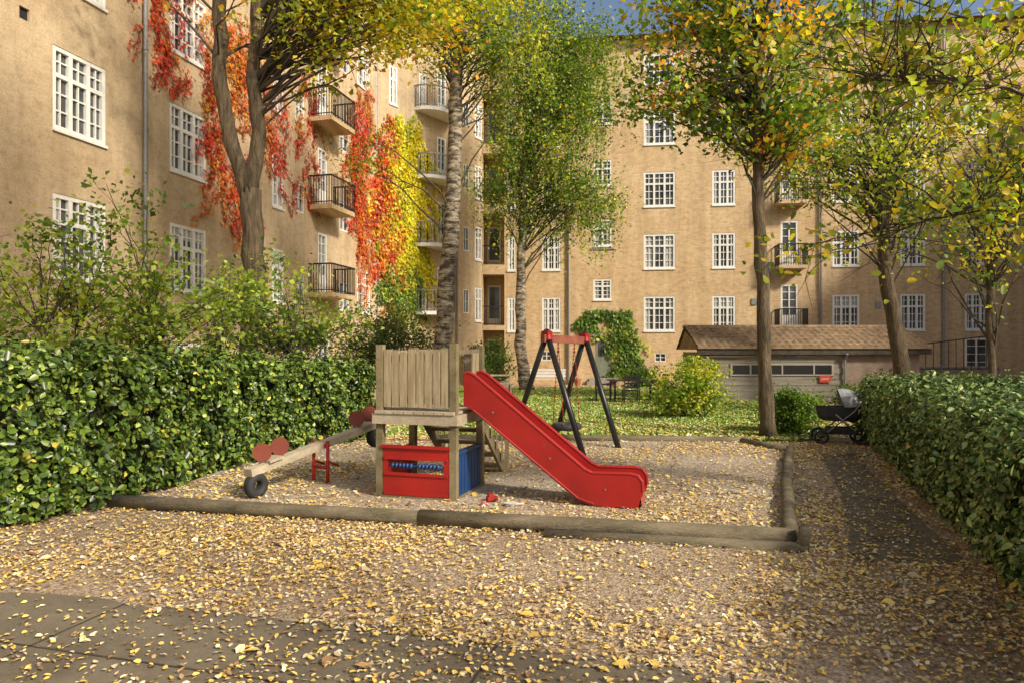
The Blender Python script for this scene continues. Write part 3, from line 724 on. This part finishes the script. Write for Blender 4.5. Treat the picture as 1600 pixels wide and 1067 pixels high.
mb.obj('slide_bed',[painted('red_slide_bed',(.40,.04,.035),(.45,.16,.12),.52,.3)],slide)
mb=MB()
for a in (.35,1.0,1.6):
    mb.disc(T(TW+.05+a,SO-.014,{.35:.98,1.0:.50,1.6:.2}[a]),sd,.010,.012,8)
mb.obj('bolts',[GREYP],slide)
# ------------------------------------------------------------------ seesaw
ss=empty('seesaw'); mb=MB()
A=Vector((-2.95,7.62,.34));B=Vector((-1.86,9.55,.70)); d=(B-A).normalized(); s_=d.cross(UP).normalized()
mb.beam(A,B,.13,.085); mb.obj('beam',[WOODH],ss)
mb=MB(); mb2=MB();mb3=MB();mb4=MB()
for P,sg in ((A,1),(B,-1)):
    mb2.torus(P+d*sg*.10-UP*.17,s_,.095,.05,22,8); mb2.torus(P+d*sg*.10-UP*.17+s_*.03,s_,.097,.05,22,8); mb3.box(P+d*sg*.10-UP*.07,(.05,.05,.08),0)
    for off in (.20,.46):
        c=P+d*sg*off+UP*.17
        mb.disc(c,(.15,-.98,0),.105,.022,24)
        mb3.beam(P+d*sg*off+Vector((0,.02,0)),c+Vector((0,.03,0)),.04,.03)
    c=P+d*sg*.33; mb3.beam(c-d*.1+UP*.06,c+d*.1+UP*.06,.2,.03)
mb.obj('round_boards',[REDBR],ss); mb2.obj('tyres',[RUBBER],ss,True); mb3.obj('seat_and_posts',[WOODH],ss)
M_=(A+B)/2
for q in (-.12,.12):
    b0=M_+s_*q; mb4.tube([(b0.x,b0.y,0),(b0.x,b0.y,M_.z+.06)],.022,10)
    mb4.tube([(b0.x,b0.y,M_.z-.2),b0+d*.18+UP*(-.3)],.016,8)
mb4.tube([M_-s_*.14,M_+s_*.14],.02,8); mb4.tube([M_-s_*.14-UP*.28,M_+s_*.14-UP*.28],.02,8)
mb4.obj('red_stand',[RED],ss,True)
# ------------------------------------------------------------------ swing set
sw=empty('swing_set'); mb=MB();mr=MB();mc=MB();ms=MB()
n1,n2=Vector((1.14,10.8,0)),Vector((-.02,12.75,0)); f1,f2=Vector((1.83,11.65,0)),Vector((.86,13.5,0))
a1=Vector((.60,11.75,2.0)); a2=Vector((1.34,12.6,1.98))
for g,ap in ((n1,a1),(n2,a1),(f1,a2),(f2,a2)):
    e=ap+(ap-g).normalized()*.06; mb.tube([g,e],.05,12)
mb.obj('legs',[BLACKP],sw,True)
bd=(a2-a1).normalized()
mr.beam(a1-bd*.12-UP*.09,a2+bd*.12-UP*.09,.09,.13,1)
for ap in (a1,a2):
    mr.obox(ap-UP*.03,bd*.065,bd.cross(UP)*.07,UP*.07,0)
    for g in ((n1,n2) if ap is a1 else (f1,f2)):
        dd=(g-ap).normalized(); mr.tube([ap+dd*.05,ap+dd*.15],.057,12,0)
mr.obj('top_beam_and_brackets',[RED,mottled('red_stained_beam',(.20,.05,.03),(.34,.12,.07),4)],sw)
m0=(a1+a2)/2; sq=bd.cross(UP)
for e in (-.24,.24):
    for w in (-.05,.05):
        top=m0+bd*e-UP*.15; bot=Vector((top.x,top.y,.38))+sq*w*2.4; k=22
        for i in range(k):
            p=top.lerp(bot,i/k);q=top.lerp(bot,(i+.8)/k); mc.beam(p,q,.018 if i%2 else .009,.009 if i%2 else .018)
mc.obj('chains',[REDROPE],sw)
c=Vector((m0.x,m0.y,.36)); ms.torus(c,UP,.22,.06,24,8); ms.box(c-UP*.03,(.36,.36,.02),.4)
ms.obj('tyre_seat',[RUBBER],sw,True)
# ------------------------------------------------------------------ shed
shed=empty('tiled_shed'); x0,x1,y0,y1=6.35,13.55,22.7,25.2
mb=MB(); 
for i in range(9): 
    z=i*.19; mb.obox(((x0+11.0)/2,y0+.0-(.016 if i%2 else 0),z+.09),((11.0-x0)/2,0,0),(0,.05,0),(0,0,.09),0)
mb.obox((x0,(y0+y1)/2,.83),(.05,0,0),(0,(y1-y0)/2-.06,0),(0,0,.83),0)
mb.obox(((11.02+x1)/2,y0+.1,.83),((x1-11.02)/2,0,0),(0,.1,0),(0,0,.83),1)
mb.obox((x1,(y0+y1)/2,.83),(.05,0,0),(0,(y1-y0)/2-.2,0),(0,0,.83),1)
mb.obox(((x0+x1)/2,y0-.22,1.68),((x1-x0)/2+.25,0,0),(0,.03,0),(0,0,.10),2)
mb.obox(((x0+x1)/2,y0+.1,1.73),((x1-x0)/2+.1,0,0),(0,.3,0),(0,0,.04),2)
mb.obox((8.95,y0-.075,1.08),(1.72,0,0),(0,.012,0),(0,0,.20),4)
mb.obox((8.95,y0-.08,1.08),(1.64,0,0),(0,.012,0),(0,0,.15),3)
for xx in (7.9,8.95,10.0): mb.obox((xx,y0-.09,1.08),(.025,0,0),(0,.012,0),(0,0,.155),4)
mb.obj('walls',[SHEDW,BRICK,DKWOOD,plain('dark_shed_glass',(.02,.02,.022),.3),plain('shed_trim',(.36,.32,.26),.7)],shed)
mb=MB(); nx=150;rows=7; xs=np.linspace(x0-.25,x1+.25,nx*2+1)
for r in range(rows):
    ya=y0-.3+(r)*.26; yb=ya+.29; za=1.80+r*.105; zb=za+.095
    for i in range(len(xs)-1):
        h=[.05*abs(math.sin(xs[j]*math.pi/.24)) for j in (i,i+1)]
        mb.face([(xs[i],ya,za+h[0]+.03),(xs[i+1],ya,za+h[1]+.03),(xs[i+1],yb,zb+h[1]),(xs[i],yb,zb+h[0])])
        mb.face([(xs[i],ya,za-.03),(xs[i+1],ya,za-.03),(xs[i+1],ya,za+h[1]+.03),(xs[i],ya,za+h[0]+.03)])
mb.face([(x0-.2,y0-.3,1.78),(x0-.2,y0+1.55,2.4),(x0-.2,y1,1.75)])
mb.face([(x0-.25,y0+1.55,2.53),(x1+.25,y0+1.55,2.53),(x1+.25,y1+.2,1.75),(x0-.25,y1+.2,1.75)])
mb.tube([(x0-.27,y0+1.55,2.54),(x1+.27,y0+1.55,2.54)],.07,8)
mb.obj('tile_roof',[TILE],shed)
mb=MB(); mb.tube([(11.0,y0-.3,1.6),(11.0,y0-.14,1.4),(11.0,y0-.14,0)],.04,8); mb.obj('downpipe',[GREYP],shed)
sg=MB(); sg.box((10.35,y0-.12,.78),(.36,.02,.22)); sg.box((10.35,y0-.132,.78),(.26,.004,.05),0,1); sg.obj('red_notice_sign',[plain('sign_red',(.55,.05,.03),.5),plain('sign_pale',(.6,.3,.2),.5)])
mb=MB(); mb.box((16.8,27.5,.5),(5.5,.3,1.0)); mb.box((16.8,27.5,1.04),(5.6,.4,.08),0,1); mb.obj('brick_retaining_wall',[BRICK,plain('wall_coping',(.3,.28,.25),.9)])
mb=MB()
for i in range(16): mb.beam((14.2+i*.3,26.9,1.0),(14.2+i*.3,26.9,1.7+i*.04),.02,.02)
mb.beam((14.1,26.9,1.7),(18.9,26.9,2.3),.04,.04); mb.beam((14.1,26.9,1.0),(18.9,26.9,1.0),.04,.04)
mb.obj('stair_railing',[DARKM])

# ------------------------------------------------------------------ furniture
def table(name,c,yaw,L,Wd,h,mat,bench=True):
    r=empty(name); mb=MB(); ca,sa=math.cos(yaw),math.sin(yaw); u=Vector((ca,sa,0));v=Vector((-sa,ca,0)); c=Vector(c)
    for i in range(5): mb.obox(c+v*(-Wd/2+(i+.5)*Wd/5)+UP*h,u*L/2,v*Wd/5*.45,UP*.02)
    for a in (-1,1):
        for b in (-1,1): mb.beam(c+u*a*(L/2-.12)+v*b*(Wd/2-.1),c+u*a*(L/2-.12)+v*b*(Wd/2-.1)+UP*(h-.02),.06,.06)
        mb.beam(c+u*a*(L/2-.12)-v*(Wd/2-.1)+UP*(h-.08),c+u*a*(L/2-.12)+v*(Wd/2-.1)+UP*(h-.08),.04,.08)
    mb.obj('table_top_and_legs',[mat],r)
    if bench:
        mb=MB()
        for b in (-1,1):
            q=c+v*b*(Wd/2+.35); mb.obox(q+UP*.44,u*L/2,v*.16,UP*.02)
            for a in (-1,1): mb.obox(q+u*a*(L/2-.15)+UP*.21,u*.03,v*.14,UP*.21)
        mb.obj('benches',[mat],r)
def chair(name,c,yaw,mat,w=.46):
    mb=MB(); ca,sa=math.cos(yaw),math.sin(yaw); u=Vector((ca,sa,0));v=Vector((-sa,ca,0)); c=Vector(c)
    for i in range(5): mb.obox(c+v*(-.2+i*.1)+UP*.44,u*w/2,v*.04,UP*.012)
    for a in (-1,1):
        mb.beam(c+u*a*w/2-v*.2,c+u*a*w/2-v*.2+UP*.62,.03,.03); mb.beam(c+u*a*w/2+v*.24,c+u*a*w/2+v*.27+UP*.92,.03,.03)
        mb.beam(c+u*a*w/2-v*.2+UP*.62,c+u*a*w/2+v*.26+UP*.62,.03,.02)
    for z in (.56,.68,.80,.90): mb.obox(c+v*.27+UP*z,u*w/2,v*.01,UP*.035)
    mb.obj(name,[mat])
table('outdoor_table',(4.0,22.6,0),.1,1.6,.8,.74,DARKM,False)
chair('garden_chair',(3.0,22.3,0),1.4,DARKM); chair('garden_chair',(4.9,22.9,0),-1.4,DARKM); chair('garden_chair',(3.8,21.8,0),3.1,DARKM)
table('picnic_table',(-.9,27,0),.2,1.7,.8,.74,WOODH,True)
def bench(name,c,yaw,L,mat):
    mb=MB(); ca,sa=math.cos(yaw),math.sin(yaw); u=Vector((ca,sa,0));v=Vector((-sa,ca,0)); c=Vector(c)
    for i in range(4): mb.obox(c+v*(-.15+i*.11)+UP*.44,u*L/2,v*.045,UP*.015)
    for i in range(3): mb.obox(c+v*(.26+i*.02)+UP*(.58+i*.13),u*L/2,v*.012,UP*.05)
    for a in (-1,1):
        mb.beam(c+u*a*(L/2-.1)-v*.15,c+u*a*(L/2-.1)-v*.15+UP*.42,.05,.05); mb.beam(c+u*a*(L/2-.1)+v*.22,c+u*a*(L/2-.1)+v*.3+UP*.9,.05,.05)
    mb.obj(name,[mat])
bench('white_bench',(1.5,30.6,0),-.1,1.8,WHITE)
for x in (3.2,5.0):
    mb=MB(); mb.tube([(x,33.3,0),(x,33.3,.35)],[.13,.19],12); 
    mb.obj('flower_pot',[plain('terracotta',(.4,.16,.08),.8)])
# ------------------------------------------------------------------ pushchair
pc=empty('pushchair'); c=Vector((6.05,12.6,0)); u=Vector((.95,-.3,0)).normalized(); v=Vector((.3,.95,0)).normalized()
mb=MB()
for a,r in ((-.34,.13),(.34,.15)):
    for b in (-.25,.25): 
        mb.torus(c+u*a+v*b+UP*(r),v,r-.02,.022,18,6)
        for k in range(5):
            t=k*math.pi/5; mb.beam(c+u*(a+math.cos(t)*(r-.02))+v*b+UP*(r+math.sin(t)*(r-.02)),c+u*(a-math.cos(t)*(r-.02))+v*b+UP*(r-math.sin(t)*(r-.02)),.008,.008)
mb.obj('wheels',[RUBBER],pc)
mb=MB()
for b in (-.23,.23):
    mb.tube([c+u*-.34+v*b+UP*.13,c+u*.2+v*b+UP*.6,c+u*.5+v*b+UP*.98,c+u*.58+v*b+UP*1.02],.014,8)
    mb.tube([c+u*.34+v*b+UP*.15,c+u*-.1+v*b+UP*.55],.014,8)
mb.tube([c+u*.58-v*.23+UP*1.02,c+u*.58+v*.23+UP*1.02],.018,8); mb.tube([c-u*.34-v*.25+UP*.13,c-u*.34+v*.25+UP*.13],.01,6); mb.tube([c+u*.34-v*.25+UP*.15,c+u*.34+v*.25+UP*.15],.01,6)
mb.obj('frame',[GREYP],pc,True)
mb=MB()
ring=lambda z,w,l:[c+u*(math.cos(t)*l)+v*(math.sin(t)*w)+UP*z for t in np.linspace(0,2*math.pi,17)[:-1]]
R0,R1,R2=ring(.42,.16,.30),ring(.5,.2,.38),ring(.68,.22,.42)
for A_,B_ in ((R0,R1),(R1,R2)):
    for i in range(16): mb.face([A_[i],A_[(i+1)%16],B_[(i+1)%16],B_[i]])
mb.face(R0); mb.face([p-UP*.02 for p in R2]); mb.box(c+UP*.24,(.45,.34,.12),-.3)
mb.obj('seat_body',[plain('dark_textile',(.05,.052,.055),.9)],pc)
mb=MB(); K=[]
for i in range(9):
    th=math.pi*.02+math.pi*.56*i/8; K.append([c+u*(.05+.38*math.cos(th)*1.0*math.sin(p_)**.8+0)+v*(.23*math.cos(p_))+UP*(.68+.33*math.sin(th)*math.sin(p_)) for p_ in np.linspace(0.001,math.pi-.001,11)])
for i in range(8):
    for j in range(10): mb.face([K[i][j],K[i+1][j],K[i+1][j+1],K[i][j+1]])
mb.obj('canopy',[plain('grey_rain_cover',(.34,.35,.36),.35)],pc)
mb=MB(); mb.box((-.22,7.5,.085),(.12,.07,.04),.4); mb.box((-.235,7.5,.12),(.06,.06,.035),.4)
for a in (-.04,.04):
    for b in (-.035,.035): mb.disc((-.22+a,7.5+b,.07),(0,1,0),.02,.015,10,1)
mb.obj('toy_car',[RED,RUBBER])
mb=MB(); mb.tube([(-.01,7.28,.055),(-.01,7.28,.085)],[.05,.075],14); mb.tube([(.02,7.28,.07),(.13,7.26,.075)],.012,6); mb.obj('sand_scoop',[plain('white_plastic',(.75,.75,.72),.4)])
mb=MB(); mb.tube([(-.3,7.3,.055),(-.3,7.3,.07),(-.3,7.3,.10)],[.02,.035,.02],10); mb.obj('sand_mould',[plain('pink_plastic',(.5,.12,.12),.4)])

# ------------------------------------------------------------------ light, sky, camera
to=Vector((-.62,.54,-.57)).normalized()
el=math.asin(-to.z); azv=-to
w=bpy.data.worlds.new('World'); scene.world=w; w.use_nodes=True
sky=w.node_tree.nodes.new('ShaderNodeTexSky'); sky.sky_type='NISHITA'; sky.sun_disc=False
sky.sun_elevation=el; sky.sun_rotation=math.atan2(azv.x,azv.y); sky.dust_density=4.0; sky.air_density=1.0; sky.ozone_density=.6
bg=w.node_tree.nodes['Background']; bg.inputs[1].default_value=.15
w.node_tree.links.new(sky.outputs[0],bg.inputs[0])
sl=bpy.data.lights.new('sun','SUN'); sl.energy=4.8; sl.angle=math.radians(6); sl.color=(1,.90,.74)
so=bpy.data.objects.new('sun',sl); COL.objects.link(so); so.rotation_euler=to.to_track_quat('-Z','Y').to_euler(); so.location=(20,-10,30)
cam=bpy.data.cameras.new('camera'); co=bpy.data.objects.new('camera',cam); COL.objects.link(co)
co.location=(0,0,1.7); co.rotation_euler=(math.radians(90),0,0); cam.lens=24; cam.sensor_width=36; cam.shift_y=14.5/1600; cam.clip_end=1000
scene.camera=co
